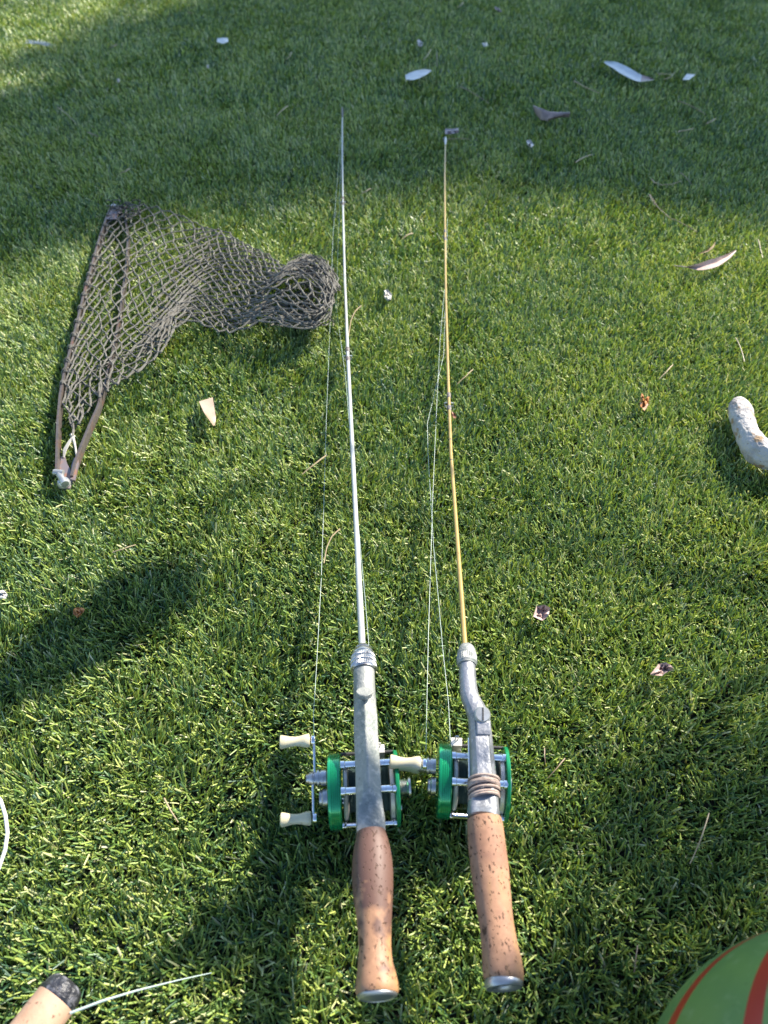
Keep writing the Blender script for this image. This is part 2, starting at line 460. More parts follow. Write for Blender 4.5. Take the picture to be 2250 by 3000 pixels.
def loft(mb, secs, poly=HOUSE, n=40, caps=True, mi=0):
    """secs: (px, py, z, width in pixels, blend to poly, height scale)"""
    P = [G(s[0], s[1], s[2]) for s in secs]; rr = []
    for i, s in enumerate(secs):
        t = (P[min(i + 1, len(P) - 1)] - P[max(i - 1, 0)]).normalized()
        R = t.cross(Vector((0, 0, 1))).normalized()
        if R.x < 0: R = -R
        U = R.cross(t)
        if U.z < 0: U = -U
        r = s[3] / 2 * depth(P[i]) / FPX
        ring = []
        for k in range(n):
            th = 2 * math.pi * (k + .5) / n
            q = (1 - s[4]) + s[4] * poly_r(poly, th)
            ring.append(P[i] + R * (math.cos(th) * q * r) + U * (min(math.sin(th) * q * s[5], s[6] if len(s) > 6 else 9) * r))
        rr.append(ring)
    mb.rings(rr, caps, mi)
    return P

def shaft(mb, pts, n=14):
    """pts: (px, py, z, diameter in metres)"""
    P = [G(a, b, c) for a, b, c, d in pts]
    mb.tube(P, [d / 2 for a, b, c, d in pts], n)
    return P

def interp(pts, py):
    for a, b in zip(pts, pts[1:]):
        if (a[1] - py) * (b[1] - py) <= 0:
            q = (py - a[1]) / (b[1] - a[1]); return [a[i] + (b[i] - a[i]) * q for i in range(4)]

def guide(root, pts, py, ring, wraps=.011):
    """line guide: two thread bindings, a saddle of wire and a ring under the rod"""
    a = interp(pts, py); b = interp(pts, py - 12)
    p = G(*a[:3]); t = (G(*b[:3]) - p).normalized(); r = a[3] / 2
    w = MB()
    for s in (-1, 1):
        c = p + t * (s * wraps)
        w.lathe(c - t * .005, t, [(0, r * 1.05), (.0008, r * 1.35), (.0025, r * 1.4), (.005, r * 1.32), (.0085, r * 1.4), (.0092, r * 1.35), (.01, r * 1.05)], 16)
    g = w.build('binding', M['wind'], root)
    m = MB()
    for s in (-1, 1):
        m.tube([p + t * (s * wraps * .9) - Vector((0, 0, r * 1.3)), p + t * (s * .004) - Vector((0, 0, r + ring * .5)), p - Vector((0, 0, r + ring * .9))], .0006, 6)
    R = t.cross(Vector((0, 0, 1))).normalized()
    c = p - Vector((0, 0, r + ring * .35))
    m.tube([c + R * math.cos(q) * ring + Vector((0, 0, 1)) * math.sin(q) * ring * .62 for q in [2 * math.pi * i / 16 for i in range(17)]], .0007, 6)
    m.tube([p + R * (r + .0005) - t * .002, p + R * (r + .0028) - Vector((0, 0, .001))], .0008, 6)
    m.tube([p - R * (r + .0005) - t * .002, p - R * (r + .0028) - Vector((0, 0, .001))], .0008, 6)
    m.build('line_guide', M['steel'], g)

def reel(root, c, X, F, crank_turn, tk=1.0, RR=.0277, knobcol='ivory'):
    """bait-casting reel hung under the handle; c centre, X spool axis, F towards the rod tip"""
    X = X.normalized(); U = X.cross(F).normalized(); F = U.cross(X)
    def L(a, b, d): return c + X * a + F * (b * RR) + U * (d * RR)
    w = .0272                                          # half width between the plates
    m = MB()                                           # thick gear side cup with turned grooves round its rim
    prof = [(0, RR * .62), (-.0005, RR * .9), (.0002, RR * .985), (.0016, RR)]
    d = .0016
    for k in range(5):
        prof += [(d + .0008, RR), (d + .0010, RR * .98), (d + .0013, RR * .98), (d + .0015, RR)]; d += .0015
    prof += [(d + .0006, RR * .985), (d + .0008, RR * .8), (d + .0008, RR * .3)]
    m.lathe(L(-w + .0018, 0, 0), X, prof, 64)
    rl = m.build('reel', M['green'], root, angle=25)
    rl['label'] = 'green drum casting reel hung under the handle'
    m = MB()
    m.lathe(L(w - .0028, 0, 0), X, [(0, RR * .6), (0, RR * .985), (.0006, RR), (.0024, RR), (.003, RR * .985), (.0032, RR * .5)], 64)
    m.build('end_plate', M['green_edge'], rl, angle=25)
    m = MB()
    m.lathe(L(w - .0068, 0, 0), X, [(0, RR * .70), (.0003, RR * .80), (.003, RR * .82), (.0039, RR * .8), (.0039, RR * .4)], 48)
    m.build('spool_flange', M['spoolmetal'], rl)
    m = MB()
    m.lathe(L(-w + .0130, 0, 0), X, [(0, RR * .5), (0, RR * .78), (.001, RR * .80), (.0030, RR * .76), (.0040, RR * .60)], 48)
    m.build('spool_flange', M['spoolmetal'], rl)
    m = MB()
    n = 34
    pr = []
    for k in range(n):
        q = -w + .0172 + k * (2 * w - .0242) / n
        pr += [(q + w, RR * (.555 + .01 * math.sin(k * 1.7))), (q + w + .0006, RR * (.59 + .01 * math.sin(k * 1.7)))]
    m.lathe(L(-w, 0, 0), X, pr, 32)
    m.build('line_spool', M['thread'], rl)
    for (b, d, r) in ((.38, .78, .0029), (-.36, .80, .0029), (-.90, -.12, .0022), (.86, -.30, .0022), (.1, -.92, .0022)):
        m = MB(); m.lathe(L(-w + .0115, b, d), X, [(0, r * 1.15), (.003, r * 1.15), (.0034, r), (2 * w - .0168, r), (2 * w - .0164, r * 1.2), (2 * w - .0135, r * 1.2)], 16)
        m.build('pillar', M['chrome'], rl)
    m = MB()                                           # level wind: worm shaft and carriage
    m.lathe(L(-w + .011, .93, .28), X, [(k * .0014, .0016 if k % 2 else .0012) for k in range(31)], 10)
    m.tube([L(-w + .011, 1.02, .08), L(w - .003, 1.02, .08)], .0008, 8)
    m.build('worm_shaft', M['dark'], rl)
    m = MB()
    q = w * .52 if crank_turn < 1 else -w * .42
    m.box(L(q, .98, .22), X * .0042, F * .0034, U * .0052)
    m.tube([L(q - .001, 1.04, .36), L(q - .001, 1.04, .62), L(q + .001, 1.04, .62), L(q + .001, 1.04, .36)], .0006, 6)
    m.build('line_carriage', M['spoolmetal'], rl, bevel=.0006)
    m = MB()                                           # foot between the pillars and the handle
    m.box(L(0, .0, .98), X * .0045, F * .022, U * .0035)
    m.build('reel_foot', M['chrome'], rl, bevel=.001)
    # crank hub, drag collar and arm on the gear side
    ob, od = .33, .16
    m = MB()
    m.lathe(L(-w, ob, od), -X, [(0, .0062), (.004, .0062), (.0042, .0054), (.0052, .0054), (.0054, .0066), (.0068, .0066), (.007, .005), (.0085, .005), (.0087, .0058), (.0092, .0058), (.0094, .0045),
                                (.0098, .0045), (.0100, .0055), (.0122, .0052), (.0140, .0036), (.0152, .0034), (.0154, .0018)], 24)
    m.build('crank_hub', M['steel'], rl)
    m = MB()
    m.lathe(L(-w + .0005, -.14, -.06), -X, [(0, .0070), (.0035, .0070), (.0042, .0060), (.006, .0058), (.0064, .004)], 24)
    m.build('cap_nut', M['steel'], rl)
    m = MB()
    pr = [(0, .0062)]
    for k in range(5): pr += [(.0008 + k * .0012, .0064), (.0014 + k * .0012, .0057)]
    pr += [(.0072, .0060), (.0074, .0074), (.0090, .0074), (.0093, .0065)]
    m.lathe(L(w + .0004, 0, -.02), X, [(a_ * tk, b_) for a_, b_ in pr], 40)
    m.lathe(L(w + .0004, -.45, -.25), X, [(0, .0026), (.0016, .0026), (.002, .0018)], 14)
    m.build('tension_knob', M['steel'], rl)
    a = crank_turn                                      # direction of the crank in the side plane
    D = F * math.cos(a) + U * math.sin(a)
    E = (-F * math.sin(a) + U * math.cos(a))
    h = L(-w - .0095, ob, od)
    m = MB()
    arm = .0280
    for s in (-1, 1):
        m.box(h + D * s * arm * .5 + X * (.0008 * s), D * arm * .56, E * .0028, X * .0009)
        m.lathe(h + D * s * arm + X * .0018, -X, [(0, .0040), (.0030, .0040), (.0034, .0030)], 20)
    m.build('crank_arm', M['chrome'], rl, bevel=.0004)
    for s in (-1, 1):
        m = MB()
        m.lathe(h + D * s * arm - X * .0022, -X, [(0, .0028), (.0004, .0046), (.0018, .0052), (.0045, .0049), (.0078, .0040), (.0115, .0036), (.0152, .0039), (.0190, .0047), (.0218, .0053), (.0228, .0052), (.0234, .0044), (.0236, .001)], 28)
        m.build('crank_knob', M['ivory'], rl)
    return rl

# ---- white rod
ZW = .066
wroot = empty('fishing_rod', G(1085, 2300, 0), 'old casting rod with long white shaft and dark varnished cork grip', 'fishing rod', 'fishing rods lying on the lawn')
wp = [(1003, 325, .007, .0024), (1003, 460, .008, .0027), (1005, 620, .010, .0031), (1010, 820, .013, .0037), (1019, 1045, .020, .0043), (1041, 1490, .043, .0049), (1062, 1910, .065, .0058)]
m = MB(); shaft(m, wp); m.build('shaft', M['whiterod'], wroot)
m = MB(); P0 = G(1003, 331, .007); P1 = G(1002.5, 320, .0068); m.tube([G(1003, 345, .007), P0, P1, G(1002.5, 315, .007)], [.0018, .0022, .0020, .0012], 10); m.build('tip_top', M['dark'], wroot)
for py, r in ((590, .004), (1040, .0055)):
    guide(wroot, wp, py, r)
m = MB()
c0 = G(1062, 1893, .065); c1 = G(1066, 1966, ZW); ax = c1 - c0; l = ax.length
pr = [(0, .0048), (.001, .0056), (.12 * l, .0066), (.14 * l, .0062), (.20 * l, .0078), (.34 * l, .0090), (.36 * l, .0086), (.40 * l, .0092), (.48 * l, .0101), (.53 * l, .0101), (.56 * l, .0092), (.60 * l, .0101), (.68 * l, .0105), (.72 * l, .0105), (.75 * l, .0095), (.79 * l, .0104), (.90 * l, .0107), (.93 * l, .0107), (.96 * l, .0100), (l, .0098)]
m.lathe(c0, ax, pr, 90, teeth={8: .05, 9: .05, 11: .05, 12: .05, 13: .05, 15: .05, 16: .05, 17: .04})
m.build('collar', M['steel'], wroot, angle=30)
m = MB()
loft(m, [(1065.5, 1960, ZW, 60, 0, 1), (1066, 1966, ZW, 62, 0, 1), (1067, 2010, ZW, 63.5, .0, 1), (1068, 2040, ZW, 65, .05, 1), (1069, 2052, ZW, 66, .1, .96), (1069, 2062, ZW, 66, .85, 1.0), (1071, 2100, ZW, 70, 1, 1.04), (1072, 2150, ZW, 72, 1, 1.06),
         (1077, 2240, ZW, 73.5, 1, 1.06), (1080, 2322, ZW, 76, 1, 1.05), (1081.5, 2345, ZW, 78, 1, 1.05, .70), (1083, 2368, ZW, 81, .9, 1.05, .48), (1085, 2393, ZW, 85, .6, 1.02, .32), (1086.5, 2418, ZW, 87, .3, 1.0, .30), (1087, 2440, ZW, 85, .1, .98, .34), (1087, 2444, ZW, 76, 0, .9, .3)], n=64)
# thumb spur that closes the seat over the cork
m.build('reel_seat', M['alu'], wroot, angle=28)
m = MB()
sc = G(1067, 2040, ZW + .0098)
axn = Vector((0, .50, .86)).normalized()
m.lathe(sc + axn * .0005, axn, [(0, .0058), (.0004, .0064), (.0034, .0064), (.004, .0058), (.0041, .001)], 60, teeth={1: .05, 2: .05})
m.build('clamp_screw', M['alu'], wroot, angle=30)
m = MB()
cen = {2437: (595, 172), 2462: (600, 200), 2486: (601, 222), 2520: (603, 242), 2558: (604, 252), 2595: (606, 249), 2630: (607.5, 241), 2679: (613.5, 219), 2727: (616.5, 205), 2775: (619, 199), 2800: (620.5, 203), 2823: (621.5, 213), 2850: (626, 236), 2871: (629, 252), 2890: (631, 264), 2905: (632, 266), 2913: (632.5, 252)}
loft(m, [(800 + a / 2.074, y, ZW + .001, w / 2.074, 0, 1) for y, (a, w) in sorted(cen.items())], n=48)
g = m.build('cork_grip', M['cork1'], wroot); g['label'] = 'varnished cork grip worn to pale patches'
m = MB()
e0 = G(800 + 632.5 / 2.074, 2908, ZW + .001); e1 = G(800 + 634 / 2.074, 2925, ZW + .001); ax = (e1 - e0).normalized()
rr0 = 118 / 2 * depth(e0) / FPX
m.lathe(e0, ax, [(-.002, rr0 * .9), (.0, rr0), (.0018, rr0), (.0028, rr0 * .93), (.0032, rr0 * .86), (.0026, rr0 * .8), (.0034, rr0 * .5), (.0036, rr0 * .02)], 48)
m.build('butt_cap', M['cap'], wroot)
FW = (G(1062, 1910, .065) - G(1095, 2600, ZW)).normalized()
XW = FW.cross(Vector((0, 0, 1))).normalized()
reel(wroot, G(1062, 2314, .027), XW, FW, rad(23))

def lineobj(root, pts, r=.00021):
    m = MB(); m.tube([G(*p) for p in pts], r, 5); return m.build('fishing_line', M['line'], root)
lineobj(wroot, [(1003, 335, .004), (992, 480, .002), (975, 700, .002), (965, 1000, .002), (956, 1230, .002), (948, 1500, .002), (941, 1700, .004), (928, 1940, .010), (922, 2040, .018), (918, 2090, .022), (921, 2180, .030)])
lineobj(wroot, [(1003, 335, .002), (985, 900, .003), (1012, 1100, .005), (1030, 1330, .012), (1052, 1560, .026), (1070, 1760, .040), (1083, 1920, .048), (1092, 2100, .05), (1098, 2220, .035)])

# ---- yellow rod
ZY = .066
yroot = empty('fishing_rod', G(1410, 2300, 0), 'old casting rod with amber yellow shaft and cord wrapped offset handle', 'fishing rod', 'fishing rods lying on the lawn')
yp = [(1305, 412, .007, .0027), (1303, 520, .008, .0029), (1303.5, 640, .009, .0031), (1306, 870, .012, .0034), (1314, 1140, .021, .0037), (1321, 1330, .031, .0039), (1341, 1600, .046, .0041), (1363, 1905, .065, .0046)]
m = MB(); shaft(m, yp); m.build('shaft', M['yellowrod'], yroot)
m = MB(); m.tube([G(1305, 425, .007), G(1305, 415, .007), G(1305, 403, .007)], [.002, .0026, .0018], 10)
c = G(1303.5, 409, .0055); m.tube([c + Vector((math.cos(q) * .0038, 0, math.sin(q) * .0036)) for q in [2 * math.pi * i / 14 for i in range(15)]], .0007, 6)
m.build('tip_top', M['zinc'], yroot)
for py, r in ((690, .004), (1178, .0055)):
    guide(yroot, yp, py, r, .013)
m = MB(); 
for py in range(1290, 1420, 60):
    a = interp(yp, py); p = G(*a[:3]); m.lathe(p, (0, 1, 0), [(-.001, a[3] / 2 * 1.02), (-.0005, a[3] / 2 * 1.12), (.0006, a[3] / 2 * 1.12), (.001, a[3] / 2 * 1.02)], 14)
for py in range(880, 1130, 34):
    a = interp(yp, py); p = G(*a[:3]); m.lathe(p, (0, 1, 0), [(-.0006, a[3] / 2 * 1.01), (-.0003, a[3] / 2 * 1.05), (.0003, a[3] / 2 * 1.05), (.0006, a[3] / 2 * 1.01)], 14)
tag(m.build('thread_rings', M['dark'], yroot), kind='stuff')
m = MB()
c0 = G(1367, 1892, .065); c1 = G(1368, 1950, ZY); ax = c1 - c0; l = ax.length
m.lathe(c0, ax, [(0, .0035), (.02 * l, .0050), (.12 * l, .0063), (.28 * l, .0073), (.42 * l, .0078), (.46 * l, .0080), (.52 * l, .0080), (.58 * l, .0081), (.64 * l, .0081), (.70 * l, .0082), (.76 * l, .0082), (.82 * l, .0083), (.88 * l, .0082), (.92 * l, .0077), (1.0 * l, .0074)], 70,
        teeth={6: .05, 7: .05, 8: .05, 9: .05, 10: .05, 11: .04})
m.build('collar', M['alu'], yroot, angle=30)
m = MB()
loft(m, [(1367.5, 1945, ZY, 45, 0, 1), (1368.5, 1952, ZY, 48, 0, 1), (1370, 1985, ZY, 50, .4, 1), (1372, 2015, ZY, 52, .6, 1), (1376, 2040, ZY, 54, .6, 1), (1384, 2060, ZY, 57, .6, 1), (1394, 2080, ZY, 61, .7, 1), (1401, 2098, ZY, 64, .8, 1), (1405, 2118, ZY, 66, .9, 1.0),
         (1407, 2145, ZY, 67.5, 1, 1.0), (1411, 2200, ZY, 72, 1, 1.0), (1415, 2260, ZY, 75, 1, 1), (1418, 2300, ZY, 78, .9, .98), (1418, 2330, ZY, 84, .5, .95, .8), (1416.5, 2355, ZY, 90, .3, .95, .62), (1416, 2375, ZY, 94, 0, .95, .66), (1416, 2396, ZY, 94.5, 0, 1.0), (1416, 2400, ZY, 88, 0, .95)], OCT)
s = m.build('reel_seat', M['alu2'], yroot, angle=28); s['label'] = 'shiny offset metal reel seat'
# recess and slotted screw on the shoulder
m = MB()
sc = G(1413.5, 2093, ZY + .0125); axn = Vector((.10, -.32, 1)).normalized()
m.lathe(sc - axn * .003, axn, [(0, .0064), (.0016, .0064), (.0018, .0060), (.0035, .0060), (.0046, .0052), (.0048, .001)], 36)
ms = MB(); Fs = Vector((.05, 1, .3)).normalized(); Rs = Fs.cross(axn).normalized()
m.build('slotted_screw', M['zinc'], yroot, angle=30)
ms.box(sc + axn * .0016, Rs * .0006, Fs * .0047, axn * .0004)
ms.build('screw_slot', M['dark'], yroot, smooth=False)
m = MB(); p = G(1416, 2133, ZY + .0086)
m.box(p, Rs * .0052, Fs * .0052, axn * .0014)
m.build('cast_lug', M['alu2'], yroot, bevel=.0008)
# cord bound round the rear of the seat
m = MB(); pts = []
NT = 9
for k in range(NT * 20 + 1):
    q = k / (NT * 20); th = k / 20 * 2 * math.pi
    py = 2283 + 52 * q + 10 * math.sin(q * 9) + 9 * math.cos(th) * (.5 - q)
    pxc = 1417.5; c = G(pxc, py, ZY)
    r = (88 / 2 + 2.2 * math.sin(k * .7) * .5) * depth(c) / FPX
    pts.append(c + Vector((math.cos(th) * r, 0, math.sin(th) * r * .98)))
m.tube(pts, .00105, 6)
m.build('cord_wrap', M['wrap'], yroot)
m = MB()
edges = [(655, 1180, 1388), (690, 1180, 1397), (800, 1184, 1412), (950, 1200, 1432), (1100, 1221, 1445), (1200, 1238, 1452), (1300, 1254, 1464), (1400, 1264, 1483), (1460, 1268, 1497), (1500, 1270, 1508), (1550, 1271, 1518), (1595, 1274, 1524), (1625, 1280, 1522), (1638, 1290, 1512)]
loft(m, [(800 + (a + b) / 2 / 2.074, 2100 + y / 2.074 - 14, ZY + .001, (b - a) / 2.074, 0, 1) for y, a, b in edges], n=48)
g = m.build('cork_grip', M['cork2'], yroot); g['label'] = 'straight bare cork grip with pits and cracks'
m = MB()
e0 = G(1475, 2877, ZY + .001); e1 = G(1478, 2900, ZY + .001); ax = (e1 - e0).normalized()
rr0 = 113 / 2 * depth(e0) / FPX
m.lathe(e0, ax, [(-.003, rr0 * .9), (.0, rr0), (.0022, rr0), (.0034, rr0 * .93), (.0036, rr0 * .80), (.0026, rr0 * .6), (.0012, rr0 * .5), (.001, rr0 * .02)], 48)
m.build('butt_cap', M['cap'], yroot)
FY = (G(1376, 2040, ZY) - G(1440, 2640, ZY)).normalized()
XY = (Vector((1, 0, 0)) - Vector((0, .06, 0))).normalized()
reel(yroot, G(1379, 2292, .027), XY, Vector((.06, 1, 0)), rad(112), .32)
lineobj(yroot, [(1305, 415, .004), (1303, 840, .003), (1289, 1000, .003), (1279, 1200, .003), (1268, 1450, .004), (1262, 1640, .006), (1255, 1860, .012), (1249, 2130, .022), (1248, 2200, .03)])
lineobj(yroot, [(1311, 640, .004), (1300, 1040, .003), (1252, 1240, .003), (1254, 1330, .003), (1262, 1460, .004), (1270, 1600, .010), (1283, 1740, .016), (1297, 1900, .022), (1314, 2060, .030), (1320, 2190, .036)])

# ------------------------------------------------------------------ landing net
def cr5(x, y):
    return (130 + x / 1.843, 560 + y / 1.843)

def catmull(keys, t):
    """keys: (t, x, y) -> smooth point"""
    n = len(keys)
    i = 0
    while i < n - 2 and t > keys[i + 1][0]: i += 1
    q = (t - keys[i][0]) / (keys[i + 1][0] - keys[i][0])
    p0, p1, p2, p3 = keys[max(i - 1, 0)], keys[i], keys[i + 1], keys[min(i + 2, n - 1)]
    r = []
    for k in (1, 2):
        a, b, c, d = p0[k], p1[k], p2[k], p3[k]
        r.append(.5 * (2 * b + (c - a) * q + (2 * a - 5 * b + 4 * c - d) * q * q + (3 * b - a - 3 * c + d) * q ** 3))
    return r

Lk = [(0, 150, 1330), (.06, 100, 1165), (.15, 108, 1030), (.3, 148, 850), (.5, 215, 580), (.7, 270, 380), (.85, 322, 220), (1, 372, 95)]
Bk = [(0, 150, 1330), (.1, 235, 1190), (.2, 335, 1090), (.3, 430, 1020), (.4, 560, 935), (.48, 650, 840), (.54, 700, 750), (.6, 790, 700), (.68, 900, 740), (.77, 1020, 772), (.85, 1200, 712), (.93, 1340, 745), (1, 1462, 738)]
Tk = [(0, 372, 95), (.08, 470, 62), (.18, 600, 82), (.28, 740, 128), (.38, 870, 195), (.46, 970, 212), (.55, 1070, 275), (.63, 1150, 312), (.71, 1240, 352), (.79, 1310, 405), (.86, 1400, 345), (.93, 1520, 372), (1, 1600, 520)]
Rk = [(0, 1462, 738), (.3, 1510, 665), (.6, 1530, 590), (1, 1600, 520)]

def coons(s, t):
    B, T, Lf, R = catmull(Bk, t), catmull(Tk, t), catmull(Lk, s), catmull(Rk, s)
    o = []
    for k in (0, 1):
        c = (1 - s) * (1 - t) * Bk[0][k + 1] + s * (1 - t) * Tk[0][k + 1] + (1 - s) * t * Bk[-1][k + 1] + s * t * Tk[-1][k + 1]
        o.append((1 - s) * B[k] + s * T[k] + (1 - t) * Lf[k] + t * R[k] - c)
    return o

def sstep(a, b, x):
    q = min(1, max(0, (x - a) / (b - a))); return q * q * (3 - 2 * q)

nroot = empty('landing_net', G(195, 1400, 0), 'old folding landing net with brown knotted mesh spread flat beside the rods', 'landing net')

def net_layer(mb, NI, MJ, seed, zbase, zfold, inset, cord_r, wob, j0=0):
    r = random.Random(seed)
    node = {}
    ph = [r.uniform(0, 6.28) for _ in range(6)]
    for j in range(MJ + 1):
        for i in range(NI + 1):
            t = j / MJ
            s = (i + .5 * (j % 2)) / (NI + .5)
            s2 = s + .018 * math.sin(7 * t + ph[0] + 4 * s) * min(1, 4 * t)
            # strands crowd towards the lower hem and, at the tail, towards both hems
            s2 = min(1, max(0, s2)) ** (1 + .16 * sstep(.05, .45, t) * (1 - sstep(.6, .85, t)))
            k = sstep(.72, .92, t)
            s2 = (1 - k * .75) * s2 + k * .75 * (.5 + .5 * math.copysign(abs(2 * s2 - 1) ** .55, 2 * s2 - 1))
            s2 = inset + (1 - 2 * inset) * min(1, max(0, s2))
            tt = min(1, max(0, t ** .96 + .006 * r.gauss(0, 1) * (1 if 0 < j < MJ else 0)))
            x, y = coons(s2, tt)
            w = wob * (1 if j else .1) * (1 + 1.2 * sstep(.6, .9, t))
            x += r.gauss(0, w); y += r.gauss(0, w) 
            fold = .5 + .5 * math.sin(10 * s2 + 5 * t + ph[1]) * math.sin(13 * t + ph[2] - 3 * s2)
            hump = .004 * math.exp(-((x - (455 - (y - 250) * .2)) / 45) ** 2)
            tail = sstep(.70, .86, t) * (.010 + .030 * math.sin(math.pi * s2) ** .7 * (1 - .35 * sstep(.93, 1, t))) if zfold else .006 * sstep(.7, .86, t)
            edge = .006 * math.exp(-(s2 / .07) ** 2) * sstep(.25, .5, t)
            z = zbase + zfold * fold * min(1, t * 5) + hump * (1 if zfold else 0) + tail + edge * (1 if zfold else 0) + abs(r.gauss(0, .0012))
            if j == 0: z = .009
            px, py = cr5(x, y)
            node[i, j] = G(px, py, z)
    kn = []
    for i in range(NI + 1):
        for sgn in (0, 1):
            pts = []
            for j in range(j0, MJ + 1):
                ii = i if j % 2 == 0 else (i if sgn == 0 else i - 1)
                if ii < 0: ii = 0
                p = node[ii, j]
                if pts:
                    a = pts[-1]; L_ = (p - a).length
                    for q in (.33, .67):
                        mid = a.lerp(p, q) + Vector((r.gauss(0, 1), r.gauss(0, 1), r.gauss(0, .6) - .4)) * L_ * .04
                        pts.append(mid)
                    # note a is the node before the two mids
                pts.append(p)
            # re-root: a is last appended node, keep order
            mb.tube(pts, cord_r, 5, up=(.3, .2, 1))
    for (i, j), p in node.items():
        if j0 < j < MJ:
            d = Vector((r.gauss(0, 1), r.gauss(0, 1), .3)).normalized() * cord_r * 1.5
            mb.tube([p - d, p, p + d], [cord_r * .8, cord_r * 1.75, cord_r * .8], 5)

mb = MB()
net_layer(mb, 13, 40, 3, .010, .005, .0, .00108, 2.0)
nm = mb.build('net_mesh', M['cord'], nroot); nm['kind'] = 'stuff'
mb = MB()
net_layer(mb, 13, 40, 8, .001, .0, .035, .00105, 3.5, 14)
nm = mb.build('net_mesh', M['cord'], nroot); nm['kind'] = 'stuff'

# gathered hem cords, tail bundle and bunched corner
mb = MB(); r = random.Random(12)
for k in range(7):
    pts = []
    for j in range(40):
        t = .02 + .6 * j / 39
        x, y = coons(.01 + .012 * k, t)
        px, py = cr5(x + r.gauss(0, 5), y + r.gauss(0, 5)); pts.append(G(px, py, .006 + .004 * (k % 3) + abs(r.gauss(0, .002))))
    mb.tube(pts, .0009, 5)
for k in range(26):                                    # loops rolled round the tail
    pts = []; rx = r.uniform(.55, 1.0); cx, cy = 1425 + r.gauss(0, 14), 545 + r.gauss(0, 16); a0, a1 = r.uniform(-2.6, -1.6), r.uniform(.9, 1.9)
    for j in range(22):
        a = a0 + (a1 - a0) * j / 21
        x = cx + math.cos(a) * 150 * rx + r.gauss(0, 5) + 8 * math.sin(5 * a + k); y = cy + math.sin(a) * 190 * rx + r.gauss(0, 5) + 8 * math.cos(4 * a + k)
        px, py = cr5(x, y); pts.append(G(px, py, .012 + .034 * math.sin(math.pi * (rx - .3) / .8) * (.6 + .4 * r.random()) + abs(r.gauss(0, .002))))
    mb.tube(pts, .00085, 5)
for k in range(30):                                    # crumpled strands of the tail and the hinge corner
    pts = []; x, y = (r.gauss(1420, 75), r.gauss(600, 75)); a = r.uniform(0, 6.28)
    for j in range(12):
        px, py = cr5(x, y); pts.append(G(px, py, r.uniform(.01, .034))); a += r.gauss(0, .7); x += math.cos(a) * 17; y += math.sin(a) * 15
        x = min(max(x, 1200), 1560); y = min(max(y, 400), 735)
    mb.tube(pts, .00085, 5)
for k in range(16):
    pts = []; x, y = r.gauss(430, 34), r.gauss(92, 20); a = r.uniform(0, 6.28)
    for j in range(12):
        px, py = cr5(x, y); pts.append(G(px, py, r.uniform(.006, .022))); a += r.gauss(0, .8); x += math.cos(a) * 14; y += math.sin(a) * 8
        x = min(max(x, 335), 520); y = min(max(y, 48), 165)
    mb.tube(pts, .00085, 5)
nm = mb.build('bunched_cord', M['cord'], nroot); nm['kind'] = 'stuff'

def flatbar(mb, pts, w, h):
    """bar standing on edge; pts: crop pixels, z of its middle"""
    P = [G(*cr5(x, y), z) for x, y, z in pts]; rr = []
    for i, p in enumerate(P):
        t = (P[min(i + 1, len(P) - 1)] - P[max(i - 1, 0)]).normalized()
        R = t.cross(Vector((0, 0, 1))).normalized(); U = R.cross(t)
        if U.z < 0: U = -U
        rr.append([p + R * (w * a) + U * (h * b) for a, b in ((-.5, -.5), (.5, -.5), (.5, .38), (.36, .5), (-.36, .5), (-.5, .38))])
    mb.rings(rr)
leftbar = [(72, 1525, .006), (74, 1400, .0065), (78, 1260, .007), (90, 1120, .007), (112, 1000, .007), (150, 850, .007), (192, 680, .007), (218, 570, .007), (262, 410, .007), (305, 255, .007), (345, 140, .007), (368, 92, .007)]
mb = MB(); flatbar(mb, leftbar, .0034, .011); b1 = mb.build('frame_arm', M['bar'], nroot, angle=30)
mb = MB(); flatbar(mb, [(152, 1552, .006), (170, 1480, .006), (205, 1385, .0065), (248, 1280, .007), (292, 1180, .007), (335, 1040, .006), (372, 880, .006), (405, 720, .006), (428, 560, .006), (446, 400, .006), (455, 260, .006), (440, 160, .006), (395, 100, .006)], .0036, .010); mb.build('frame_arm', M['bar'], nroot, angle=30)
# cord loops that lash the mesh to the left arm
mb = MB()
for k in range(17):
    s = .13 + .84 * k / 16
    x, y = catmull(Lk, s); P = G(*cr5(x, y), .007)
    t = (G(*cr5(*catmull(Lk, min(1, s + .02))), .007) - G(*cr5(*catmull(Lk, s - .02)), .007)).normalized()
    R = t.cross(Vector((0, 0, 1))).normalized()
    for q in range(2):
        pts = [P + t * (.0022 * q + .003 * math.sin(a)) + R * (.0040 * math.cos(a)) + Vector((0, 0, .0074 * math.sin(a))) for a in [2 * math.pi * i / 14 for i in range(15)]]
        mb.tube(pts, .00085, 5)
    pts = [P + Vector((0, 0, .007)), P + R * .007 + t * r.gauss(0, .004) + Vector((0, 0, .005)), P + R * .018 + t * r.gauss(0, .006) + Vector((0, 0, .003))]
    mb.tube(pts, .0008, 5)
nm = mb.build('lashing_loops', M['cord'], nroot); nm['kind'] = 'stuff'
